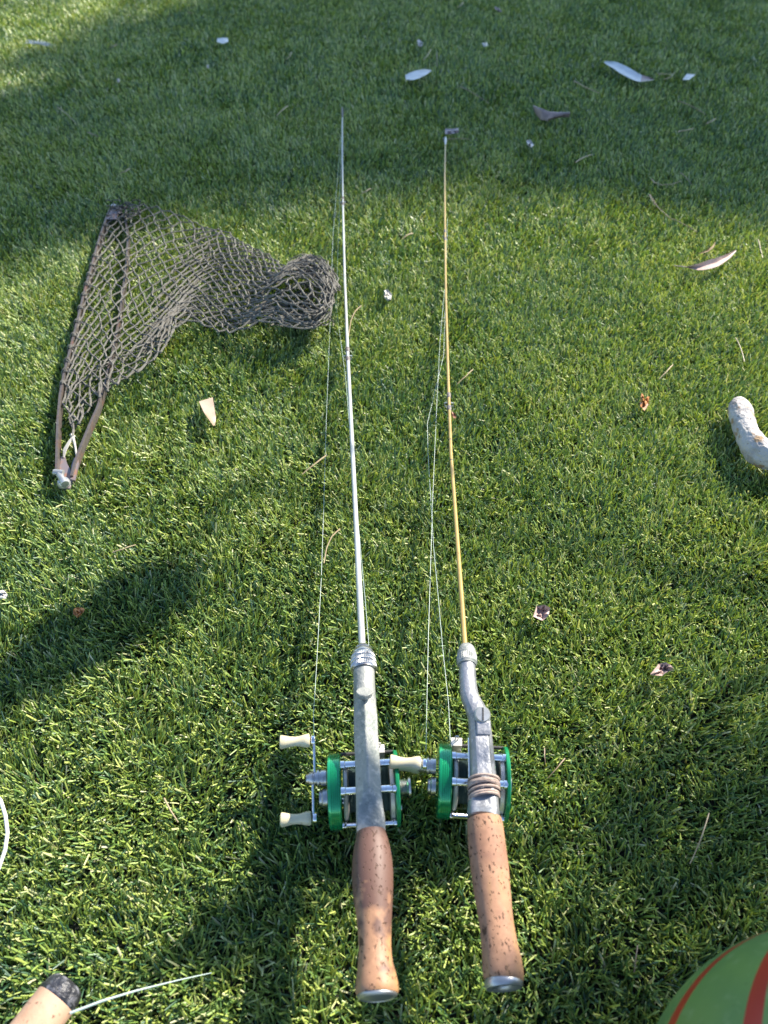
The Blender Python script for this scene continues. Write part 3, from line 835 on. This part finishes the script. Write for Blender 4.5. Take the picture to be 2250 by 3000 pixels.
# hinge hardware at the foot
mb = MB()
pl = [(78, 1612), (148, 1598), (150, 1545), (118, 1440), (88, 1425), (80, 1500)]
pl = [(76, 1600), (138, 1604), (152, 1560), (140, 1500), (122, 1470), (112, 1432), (90, 1432), (82, 1500)]
top = [G(*cr5(x, y), .0045) for x, y in pl]; bot = [p - Vector((0, 0, .0016)) for p in top]
n = len(pl); mb.add(top + bot, [tuple(range(n))[::-1], tuple(range(n, 2 * n))] + [(i, (i + 1) % n, n + (i + 1) % n, n + i) for i in range(n)])
mb.build('hinge_plate', M['plate'], nroot, smooth=False)
mb = MB()
pl = [(140, 1555), (165, 1560), (185, 1470), (182, 1432), (160, 1440), (146, 1480)]
top = [G(*cr5(x, y), .0085) for x, y in pl]; bot = [p - Vector((0, 0, .0016)) for p in top]
n = len(pl); mb.add(top + bot, [tuple(range(n))[::-1], tuple(range(n, 2 * n))] + [(i, (i + 1) % n, n + (i + 1) % n, n + i) for i in range(n)])
mb.build('hinge_plate', M['plate'], nroot, smooth=False)
mb = MB()
a, b = G(*cr5(112, 1582), .012), G(*cr5(80, 1528), .013)
ax = (b - a)
mb.lathe(G(*cr5(110, 1585), .004), Vector((-.1, .1, 1)), [(0, .0070), (.002, .0072), (.0045, .0066), (.0065, .0056), (.0075, .003)], 24)
mb.tube([a, a.lerp(b, .5), b, b + ax * .06], [.0042, .0035, .0038, .0030], 14)
mb.tube([b + Vector((-.006, .002, .001)), b + Vector((.0045, .001, .001))], [.0034, .0034], 12)
mb.build('wing_nut', M['zinc'], nroot)
mb = MB(); mb.lathe(G(*cr5(374, 79), .0135), (0, 0, 1), [(0, .0045), (.0012, .0045), (.002, .003)], 16); mb.build('rivet', M['zinc'], nroot)
mb = MB(); mb.box(G(*cr5(378, 120), .0115), Vector((.008, .0, 0)), Vector((.0, .021, 0)), Vector((0, 0, .001))); mb.build('corner_plate', M['plate'], nroot, bevel=.0006)
mb = MB()
kx = (150, 1325)
for q in range(3):
    mb.tube([G(*cr5(kx[0] + q * 3, kx[1]), .016), G(*cr5(140 - q * 4, 1352), .014), G(*cr5(118 - q * 6, 1395), .010), G(*cr5(104, 1438), .005)], .0011, 6)
    mb.tube([G(*cr5(kx[0] + q * 3, kx[1]), .016), G(*cr5(162 + q, 1360), .014), G(*cr5(170, 1400), .011), G(*cr5(175, 1440), .008)], .0011, 6)
mb.tube([G(*cr5(144, 1318), .015), G(*cr5(152, 1312), .019), G(*cr5(160, 1322), .016), G(*cr5(152, 1334), .014)], .0018, 6)
nm = mb.build('tie_cord', M['tie'], nroot)

# ------------------------------------------------------------------ litter on the lawn
def mleaf(name, c1, c2, sc=40, rough=.5):
    return mat(name, c1, rough, noise=[(sc, c2, .42, .68), (300, tuple(k * .55 for k in c2), .66, .74)], bump=(220, .4, .0006))

LM = dict(white=mleaf('bleached_leaf', (.55, .55, .51), (.42, .42, .37)), grey=mleaf('grey_leaf', (.40, .44, .44), (.32, .35, .35)),
          pink=mleaf('pinkish_leaf', (.42, .30, .265), (.32, .21, .18)), tan=mleaf('tan_leaf', (.32, .23, .165), (.25, .17, .115)),
          brown=mleaf('brown_leaf', (.22, .10, .055), (.14, .06, .035)), rust=mleaf('rust_leaf', (.42, .17, .05), (.24, .09, .03)),
          mauve=mleaf('mauve_chip', (.20, .15, .15), (.13, .10, .10)), bark=mleaf('grey_bark', (.22, .165, .15), (.11, .08, .075)),
          straw=mleaf('straw_stem', (.34, .26, .15), (.24, .17, .09)), twig=mleaf('brown_twig', (.24, .16, .10), (.14, .09, .06)), paper=mleaf('paper_scrap', (.5, .48, .45), (.38, .36, .33)))

def blade_leaf(name, label, cat, pts, widths, m, curl=.004, lift=.004, tilt=0, stem=None, tipm=None, group=None):
    """leaf along photo pixels pts with half widths in pixels; arched, 0.4 mm thick"""
    n, W = 14, 5
    P = []
    for i in range(n + 1):
        q = i / n * (len(pts) - 1); k = min(int(q), len(pts) - 2); f = q - k
        P.append((pts[k][0] + (pts[k + 1][0] - pts[k][0]) * f, pts[k][1] + (pts[k + 1][1] - pts[k][1]) * f))
    vs = []
    for i in range(n + 1):
        a, b = P[max(i - 1, 0)], P[min(i + 1, n)]
        d = math.hypot(b[0] - a[0], b[1] - a[1]) or 1
        nx, ny = -(b[1] - a[1]) / d, (b[0] - a[0]) / d
        q = i / n * (len(widths) - 1); k = min(int(q), len(widths) - 2); f = q - k
        w = widths[k] + (widths[k + 1] - widths[k]) * f
        for j in range(W):
            e = (j / (W - 1)) * 2 - 1
            z = lift + curl * (1 - 4 * (i / n - .5) ** 2) + tilt * e + abs(e) * curl * .45 + random.gauss(0, .0002)
            vs.append(G(P[i][0] + nx * w * e, P[i][1] + ny * w * e, z))
    mb = MB(); N = len(vs)
    fs = [(i * W + j, i * W + j + 1, (i + 1) * W + j + 1, (i + 1) * W + j) for i in range(n) for j in range(W - 1)]
    mi = [0 if not tipm or i < n * .72 else 1 for i in range(n) for j in range(W - 1)]
    bt = [p - Vector((0, 0, .0005)) for p in vs]
    rim = [j for j in range(W)] + [i * W + W - 1 for i in range(1, n + 1)] + [n * W + j for j in range(W - 2, -1, -1)] + [i * W for i in range(n - 1, 0, -1)]
    side = [(rim[k], rim[(k + 1) % len(rim)], N + rim[(k + 1) % len(rim)], N + rim[k]) for k in range(len(rim))]
    mb.add(vs + bt, fs + [tuple(N + q for q in f[::-1]) for f in fs] + side)
    mb.m = mi + mi + [0] * len(side)
    if stem:
        mb.tube([G(stem[0], stem[1], lift), G((stem[0] + stem[2]) / 2, (stem[1] + stem[3]) / 2, lift + .001), G(stem[2], stem[3], lift + .001)], .0007, 6)
    o = mb.build(name, [m, tipm] if tipm else m, None, angle=60)
    return tag(o, label, cat, group)

def crumple(name, label, cat, outline, m, bump=.006, lift=.003, seed=1, thick=.0005, cup=0.0):
    """crumpled leaf or flake: closed outline in photo pixels, fanned in two rings round its middle"""
    r = random.Random(seed); n = len(outline) * 2
    o2 = []
    for k in range(len(outline)):
        a, b = outline[k], outline[(k + 1) % len(outline)]
        o2 += [a, ((a[0] + b[0]) / 2 + r.gauss(0, 1), (a[1] + b[1]) / 2 + r.gauss(0, 1))]
    cx, cy = sum(p[0] for p in outline) / len(outline), sum(p[1] for p in outline) / len(outline)
    vs = []
    for q, c in ((1, cup), (.66, cup * .35), (.33, 0)):
        for p in o2:
            vs.append(G(cx + (p[0] - cx) * q, cy + (p[1] - cy) * q, lift + abs(r.gauss(0, 1)) * bump * .5 + c))
    vs.append(G(cx, cy, lift + bump * .4))
    N = len(vs); fs = []
    for q in range(2):
        for k in range(n):
            fs.append((q * n + k, q * n + (k + 1) % n, (q + 1) * n + (k + 1) % n, (q + 1) * n + k))
    for k in range(n): fs.append((2 * n + k, 2 * n + (k + 1) % n, N - 1))
    bt = [p - Vector((0, 0, thick)) for p in vs]
    side = [(k, N + k, N + (k + 1) % n, (k + 1) % n) for k in range(n)]
    mb = MB(); mb.add(vs + bt, fs + [tuple(N + q for q in f[::-1]) for f in fs] + side)
    o = mb.build(name, m, None, angle=35)
    return tag(o, label, cat)

blade_leaf('fallen_leaf', 'cream white oval leaf with grey specks in the far shade beyond the white rod', 'leaf', [(1188, 226), (1210, 222), (1238, 213), (1263, 206)], [6, 11.5, 12, 9, 2], LM['white'], .004, .008, stem=(1196, 228, 1189, 238))
blade_leaf('fallen_leaf', 'long blue grey leaf with a brown tip in the far shade at right', 'leaf', [(1771, 181), (1800, 190), (1835, 209), (1872, 229), (1915, 232)], [3, 9, 13, 13, 10, 2], LM['grey'], .006, .008, tipm=LM['bark'])
blade_leaf('fallen_leaf', 'small pale pointed leaf lying right of the long grey leaf', 'leaf', [(2000, 233), (2016, 225), (2036, 218)], [1, 9, 1], LM['white'], .003, .009)
blade_leaf('fallen_leaf', 'curved pinkish leaf with a thin stalk on the sunlit grass at right', 'leaf', [(2010, 782), (2050, 782), (2100, 768), (2135, 750), (2156, 733)], [1, 9, 13.5, 11, 6, 2], LM['pink'], .007, .006, tilt=-.003, stem=(1974, 778, 2012, 782))
blade_leaf('fallen_leaf', 'pale tan wedge shaped leaf lying below the landing net', 'leaf', [(603, 1170), (612, 1200), (622, 1225), (627, 1246)], [21, 17, 11, 3], LM['tan'], .003, .008, tilt=.003)
blade_leaf('fallen_leaf', 'small white leaf alone in the upper left shade', 'leaf', [(636, 117), (652, 119), (668, 116)], [5, 8.5, 6], LM['white'], .003, .008)
blade_leaf('fallen_leaf', 'tiny pale sliver leaf beside the curved pinkish leaf', 'leaf', [(2046, 743), (2075, 734), (2090, 722), (2096, 708)], [1, 3, 3, .8], LM['straw'], .004, .005)
crumple('fallen_leaf', 'curled pale leaf with a folded edge right of the yellow shaft', 'leaf', [(1572, 1775), (1595, 1771), (1612, 1779), (1608, 1800), (1590, 1818), (1575, 1812), (1562, 1806)], LM['pink'], .006, .005, 3, cup=.006)
crumple('fallen_leaf', 'crumpled purplish brown leaf on the lower right lawn', 'leaf', [(1905, 1975), (1930, 1945), (1950, 1940), (1965, 1948), (1974, 1964), (1955, 1968), (1940, 1980), (1920, 1978)], LM['pink'], .010, .006, 4, cup=.004)
crumple('fallen_leaf', 'rounded reddish brown leaf in the dark shadow patch at left', 'leaf', [(214, 1798), (216, 1784), (232, 1780), (248, 1784), (240, 1798), (226, 1810)], LM['rust'], .006, .004, 5)
crumple('fallen_leaf', 'two lobed orange brown leaf on the sunlit grass above the pale stick', 'leaf', [(1879, 1152), (1886, 1160), (1889, 1178), (1897, 1160), (1903, 1162), (1900, 1185), (1888, 1203), (1876, 1190), (1876, 1170)], LM['rust'], .008, .004, 6)
crumple('fallen_leaf', 'small brown leaf crumb pressed against the yellow shaft below its guide', 'leaf', [(1322, 1205), (1334, 1210), (1338, 1222), (1330, 1226), (1324, 1218)], LM['brown'], .005, .004, 7)
crumple('bark_flake', 'flat mauve bark flake just beyond the yellow rod tip', 'bark', [(1305, 376), (1342, 374), (1344, 388), (1325, 392), (1304, 393)], LM['mauve'], .004, .006, 8)
crumple('bark_flake', 'dull pink bark flake near the top edge right of centre', 'bark', [(1449, 17), (1462, 24), (1472, 33), (1462, 35), (1450, 26)], LM['mauve'], .005, .008, 9)
crumple('paper_scrap', 'bright white crumb on sunlit grass between the two shafts', 'scrap', [(1125, 852), (1136, 848), (1147, 860), (1146, 872), (1136, 876), (1126, 868)], LM['paper'], .008, .005, 10, thick=.003)
crumple('paper_scrap', 'white scrap in the shade below the curled bark', 'scrap', [(1543, 411), (1553, 409), (1564, 424), (1558, 430), (1546, 422)], LM['paper'], .006, .007, 11, thick=.002)
crumple('paper_scrap', 'ragged white scrap in the far shade beyond the cream oval leaf', 'scrap', [(1222, 118), (1230, 115), (1238, 124), (1237, 133), (1226, 134)], LM['paper'], .010, .008, 12, thick=.002)
crumple('paper_scrap', 'dull white scrap in the far shade right of the ragged one', 'scrap', [(1413, 125), (1426, 123), (1429, 132), (1418, 135)], LM['white'], .006, .008, 13, thick=.002)
crumple('paper_scrap', 'white scrap cut by the left edge above the shadow patch', 'scrap', [(-8, 1730), (8, 1728), (20, 1738), (16, 1750), (0, 1752)], LM['paper'], .008, .004, 14, thick=.002)
crumple('paper_scrap', 'tiny white speck alone in the left shade under the feather', 'scrap', [(341, 231), (349, 230), (351, 237), (344, 240)], LM['paper'], .004, .008, 15, thick=.002)
crumple('paper_scrap', 'tiny pinkish speck in the shade below the small white leaf', 'scrap', [(605, 190), (611, 189), (613, 197), (607, 198)], LM['paper'], .003, .006, 16, thick=.002)

# curled bark piece in the shade
mb = MB(); sec = []
bp = [(1562, 311, 5, .020), (1572, 322, 15, .016), (1588, 336, 22, .014), (1608, 342, 19, .013), (1630, 338, 12, .013), (1652, 335, 10, .014), (1669, 335, 11, .016)]
rr = []
for i, (x, y, w, z) in enumerate(bp):
    ring = []
    for k in range(12):
        a = 2 * math.pi * k / 12
        q = 1 + .22 * math.sin(3 * a + i * 1.3)
        p = G(x, y, z); d = depth(p) / FPX
        ring.append(p + Vector((math.cos(a) * w * d * .35 * q * .6, math.cos(a) * w * d * .7 * q, math.sin(a) * w * d * .62 * q)))
    rr.append(ring)
mb.rings(rr)
tag(mb.build('bark_piece', LM['bark'], None), 'curled grey brown bark piece in the shade right of the yellow rod tip', 'bark')

# feather at the far left
froot = empty('feather', G(110, 130, .008), 'wispy white feather in the far left shade', 'feather')
mb = MB(); mb.tube([G(72, 127, .009), G(100, 126, .012), G(136, 134, .008)], [.0009, .0008, .0005], 6); mb.build('quill', LM['paper'], froot)
mb = MB(); r = random.Random(3)
for k in range(46):
    q = r.random(); b0 = (78 + 58 * q, 126 + 8 * q * q); a = r.uniform(-.5, .5) + (0 if r.random() < .6 else -1.9); l = r.uniform(14, 30)
    mb.tube([G(b0[0], b0[1], .010), G(b0[0] + math.cos(a) * l * .5, b0[1] + math.sin(a) * l * .35 - 2, .013), G(b0[0] + math.cos(a) * l, b0[1] + math.sin(a) * l * .5, .011)], [.0007, .0006, .0002], 4)
nm = mb.build('barbs', LM['white'], froot); nm['kind'] = 'stuff'

TW = [  # label, points, radius, material
    ('curved tan stalk leaning against the white shaft above its guide', [(1058, 896), (1040, 913), (1028, 940), (1021, 985)], .0011, 'straw'),
    ('straight straw lying across the loose line left of the white shaft', [(958, 1333), (922, 1360), (885, 1390)], .0012, 'straw'),
    ('bent straw hooked near the loose line above the left crank', [(996, 1550), (972, 1572), (957, 1605), (949, 1650)], .0011, 'straw'),
    ('pale stem in the shade under the long grey leaf', [(1681, 237), (1715, 256), (1757, 274)], .0016, 'straw'),
    ('short straw on the shade edge right of the yellow rod tip', [(1686, 476), (1708, 462), (1735, 453)], .0017, 'straw'),
    ('long bowed twig on the sunlit grass above the curved pinkish leaf', [(1905, 570), (1925, 605), (1960, 638), (2000, 655), (2040, 679)], .0009, 'twig'),
    ('long thin straw on the dim grass right of the yellow grip', [(2077, 2383), (2056, 2450), (2040, 2490), (2021, 2531)], .0008, 'straw'),
    ('short pale straw on bright grass left of the left reel', [(481, 2339), (500, 2375), (522, 2409)], .0010, 'straw'),
    ('reddish straw left of centre above the shadow patch', [(330, 1619), (360, 1609), (398, 1596)], .0009, 'straw'),
    ('thin straw standing near the pale stick at the right edge', [(2155, 990), (2170, 1020), (2181, 1060)], .0010, 'straw'),
    ('short straw above the two lobed orange leaf', [(1971, 1069), (1950, 1092), (1931, 1111)], .0011, 'straw'),
    ('short straw near the right edge beside the curved pinkish leaf', [(2221, 702), (2228, 730), (2234, 755)], .0011, 'straw'),
    ('stiff straw pointing at the small pale pointed leaf', [(1927, 217), (1945, 217), (1964, 219)], .0018, 'straw'),
    ('thin forked straw under the small pale pointed leaf', [(1945, 233), (1965, 226), (1979, 211)], .0012, 'twig'),
    ('pale straw in the right shade above the long bowed twig', [(1986, 386), (2010, 382), (2032, 377)], .0016, 'straw'),
    ('short yellow straw at the end of the right shade', [(2070, 362), (2085, 355), (2098, 347)], .0014, 'straw'),
    ('brown bent twig in the right shade under the pale pointed leaf', [(1986, 296), (2025, 310), (2066, 335)], .0012, 'twig'),
    ('kinked straw on the shade edge at upper right', [(1908, 525), (1917, 535), (1936, 542), (1966, 541), (1997, 531)], .0012, 'straw'),
    ('thin curved twig right of the kinked straw', [(1993, 506), (2012, 522), (2027, 543)], .0008, 'twig'),
    ('short straw under the kinked straw', [(1902, 570), (1909, 585), (1917, 600)], .0010, 'straw'),
    ('tiny bright straw in the shade above the white rod tip', [(854, 153), (850, 165), (840, 173)], .0015, 'straw'),
    ('yellow splinter in the shade left of the white rod tip', [(843, 311), (828, 322), (811, 338)], .0018, 'straw'),
    ('slanted pale straw above the cream oval leaf', [(1263, 144), (1252, 164), (1240, 177)], .0015, 'straw'),
    ('upright thin straw right of the cream oval leaf', [(1279, 154), (1281, 175), (1280, 195)], .0011, 'twig'),
    ('short straw at the top edge near the centre', [(1358, 7), (1350, 16), (1339, 23)], .0016, 'straw'),
    ('long brown twig in the shade between oval leaf and curled bark', [(1350, 254), (1390, 275), (1434, 304)], .0010, 'twig'),
    ('thin straw touching the yellow rod tip', [(1311, 409), (1340, 406), (1376, 408)], .0011, 'twig'),
    ('short straw on lit grass between the far parts of the shafts', [(1085, 553), (1073, 560), (1059, 568)], .0015, 'straw'),
    ('curved straw between the shafts level with the net tail', [(1209, 684), (1195, 688), (1178, 701)], .0015, 'straw'),
    ('brown twig in the left shade under the feather', [(169, 315), (196, 334), (224, 363)], .0011, 'twig'),
    ('short twig ending the chain of twigs in the left shade', [(258, 388), (272, 395), (289, 400)], .0014, 'twig'),
    ('small tan stick just above the landing net', [(380, 494), (367, 503), (352, 507)], .0014, 'straw'),
    ('short tan straw between feather and small white leaf', [(342, 131), (331, 136), (320, 140)], .0014, 'twig'),
    ('small straw at the left edge under the feather', [(31, 239), (26, 246), (19, 252)], .0014, 'straw'),
    ('dark short twig near the top edge at left', [(549, 36), (557, 37), (566, 39)], .0018, 'twig'),
    ('pale straw beside the yellow shaft above its guide', [(1385, 1083), (1365, 1102), (1340, 1125)], .0010, 'straw'),
    ('thin straw on the grass right of the right reel', [(1655, 2222), (1632, 2250), (1605, 2280)], .0007, 'twig'),
    ('short thin straw standing left of another by the right reel', [(1595, 2192), (1595, 2215), (1598, 2240)], .0007, 'twig'),
    ('thin straw low on the lawn right of the yellow butt', [(1868, 2770), (1862, 2810), (1858, 2850)], .0007, 'twig'),
]
for lab, pts, rr_, k in TW:
    mb = MB()
    P = [G(x, y, .005 + .002 * math.sin(i * 2.1)) for i, (x, y) in enumerate(pts)]
    Q = []
    for a, b in zip(P, P[1:]): Q += [a, a.lerp(b, .5) + Vector((0, 0, .0006))]
    Q.append(P[-1])
    mb.tube(Q, [rr_ * .75 * (1 - .35 * i / (len(Q) - 1)) for i in range(len(Q))], 6)
    tag(mb.build('straw' if k == 'straw' else 'twig', LM[k], None), lab, 'straw' if k == 'straw' else 'twig', 'dry straws and twigs scattered on the lawn')

# pale bent stick or bone at the right edge
sroot = empty('bent_stick', G(2195, 1280, 0), 'chalky white bent stub like a bone or stick, at the right edge', 'stick')
mb = MB(); r = random.Random(4)
keys = [(2160, 1176, 26, .013), (2163, 1186, 56, .015), (2169, 1205, 68, .017), (2176, 1232, 68, .018), (2184, 1258, 66, .018), (2195, 1284, 70, .018), (2208, 1306, 80, .018), (2226, 1324, 88, .018), (2250, 1334, 84, .018), (2285, 1345, 78, .018), (2330, 1372, 72, .017), (2365, 1395, 40, .014)]
P = [G(x, y, z) for x, y, w, z in keys]; rr = []
for i, (x, y, w, z) in enumerate(keys):
    t = (P[min(i + 1, len(P) - 1)] - P[max(i - 1, 0)]).normalized(); R = t.cross(Vector((0, 0, 1))).normalized(); U = R.cross(t)
    q = w / 2 * depth(P[i]) / FPX
    rr.append([P[i] + R * math.cos(a) * q * (1 + .04 * r.gauss(0, 1)) + U * math.sin(a) * min(q, .019) * (1 + .05 * r.gauss(0, 1)) for a in [2 * math.pi * k / 22 for k in range(22)]])
mb.rings(rr)
o = mb.build('stick_body', M['bone'], sroot)
ss = o.modifiers.new('subsurf', 'SUBSURF'); ss.levels = ss.render_levels = 3
for tn, sz, st in (('lumps', .012, .0035), ('crust', .0035, .0016)):
    tx = bpy.data.textures.new(tn, 'CLOUDS'); tx.noise_scale = sz; tx.noise_depth = 3
    dm = o.modifiers.new(tn, 'DISPLACE'); dm.texture = tx; dm.strength = st; dm.texture_coords = 'LOCAL'
mb = MB(); mb.tube([G(2225, 1346, .006), G(2262, 1362, .006), G(2330, 1398, .006)], [.006, .008, .006], 10)
mb.build('rusty_stub', M['rust'], sroot)

# ------------------------------------------------------------------ things cut by the lower frame
hroot = empty('spare_grip', G(120, 3000, 0), 'pale cork grip with a black end cap cut by the lower left corner', 'rod grip')
a, b = G(60, 3065, .022), G(168, 2925, .018); ax = (b - a).normalized(); rad_ = .0140; l = (b - a).length
mb = MB(); mb.lathe(a - ax * .10, ax, [(0, rad_ * .9), (.003, rad_), (.10 + l - .002, rad_ * 1.0), (.10 + l, rad_ * .97)], 36); mb.build('cork_grip', M['wood'], hroot)
mb = MB(); mb.lathe(b, ax, [(-.001, rad_ * .985), (.0, rad_ * 1.03), (.0015, rad_ * 1.03), (.0022, rad_ * .96), (.005, rad_ * .95), (.0085, rad_ * .86), (.0105, rad_ * .68), (.0115, rad_ * .3), (.0118, .0005)], 36); mb.build('end_cap', M['blackcap'], hroot)
mb = MB(); mb.tube([G(205, 2968, .032), G(300, 2932, .030), G(400, 2902, .022), G(520, 2872, .012), G(620, 2850, .004)], [.0009, .0008, .0006, .0004, .0003], 6)
mb.build('trailing_line', M['line'], hroot)
mb = MB()
loop = [(-140, 2330), (-70, 2300), (-25, 2312), (2, 2345), (16, 2390), (22, 2440), (15, 2490), (-4, 2545), (-40, 2600), (-110, 2630)]
mb.tube([G(x, y, .006) for x, y in loop], .0014, 8)
tag(mb.build('cord_loop', M['whitecord'], None), 'loop of thin white cord curving in from the left edge', 'cord')

# green ball with red bands, lower right
BR = .12
bc = Vector((.24, .005, .115))
broot = empty('striped_ball', (bc.x, bc.y, -.006), 'green plastic ball with narrow curved red bands cut by the lower right corner', 'ball')
pole = Vector((.0251, .9886, .1485)).normalized()
e1 = pole.cross(Vector((0, 0, 1))).normalized(); e2 = pole.cross(e1)
mb = MB(); NL, NA = 90, 264; vs = []; fs = []; mi = []
for i in range(NL + 1):
    th = math.pi * (.004 + .992 * i / NL)
    for k in range(NA):
        ph = 2 * math.pi * k / NA
        vs.append(bc + (pole * math.cos(th) + (e1 * math.cos(ph) + e2 * math.sin(ph)) * math.sin(th)) * BR)
for i in range(NL):
    for k in range(NA):
        fs.append((i * NA + k, i * NA + (k + 1) % NA, (i + 1) * NA + (k + 1) % NA, (i + 1) * NA + k))
mb.add(vs, fs)
mb.m = [1 if abs((360 * (k + .5) / NA - 187.2 + 16.36) % 32.727 - 16.36) < 2.7 else 0 for i in range(NL) for k in range(NA)]
mb.build('ball_skin', [M['ballg'], M['ballr']], broot)
mb = MB(); mb.tube([bc + (pole * math.cos(q) + (e1 * .3 + e2 * .95).normalized() * math.sin(q)) * (BR + .0002) for q in [2 * math.pi * i / 96 for i in range(97)]], .0012, 6)
mb.build('seam', M['balls'], broot)
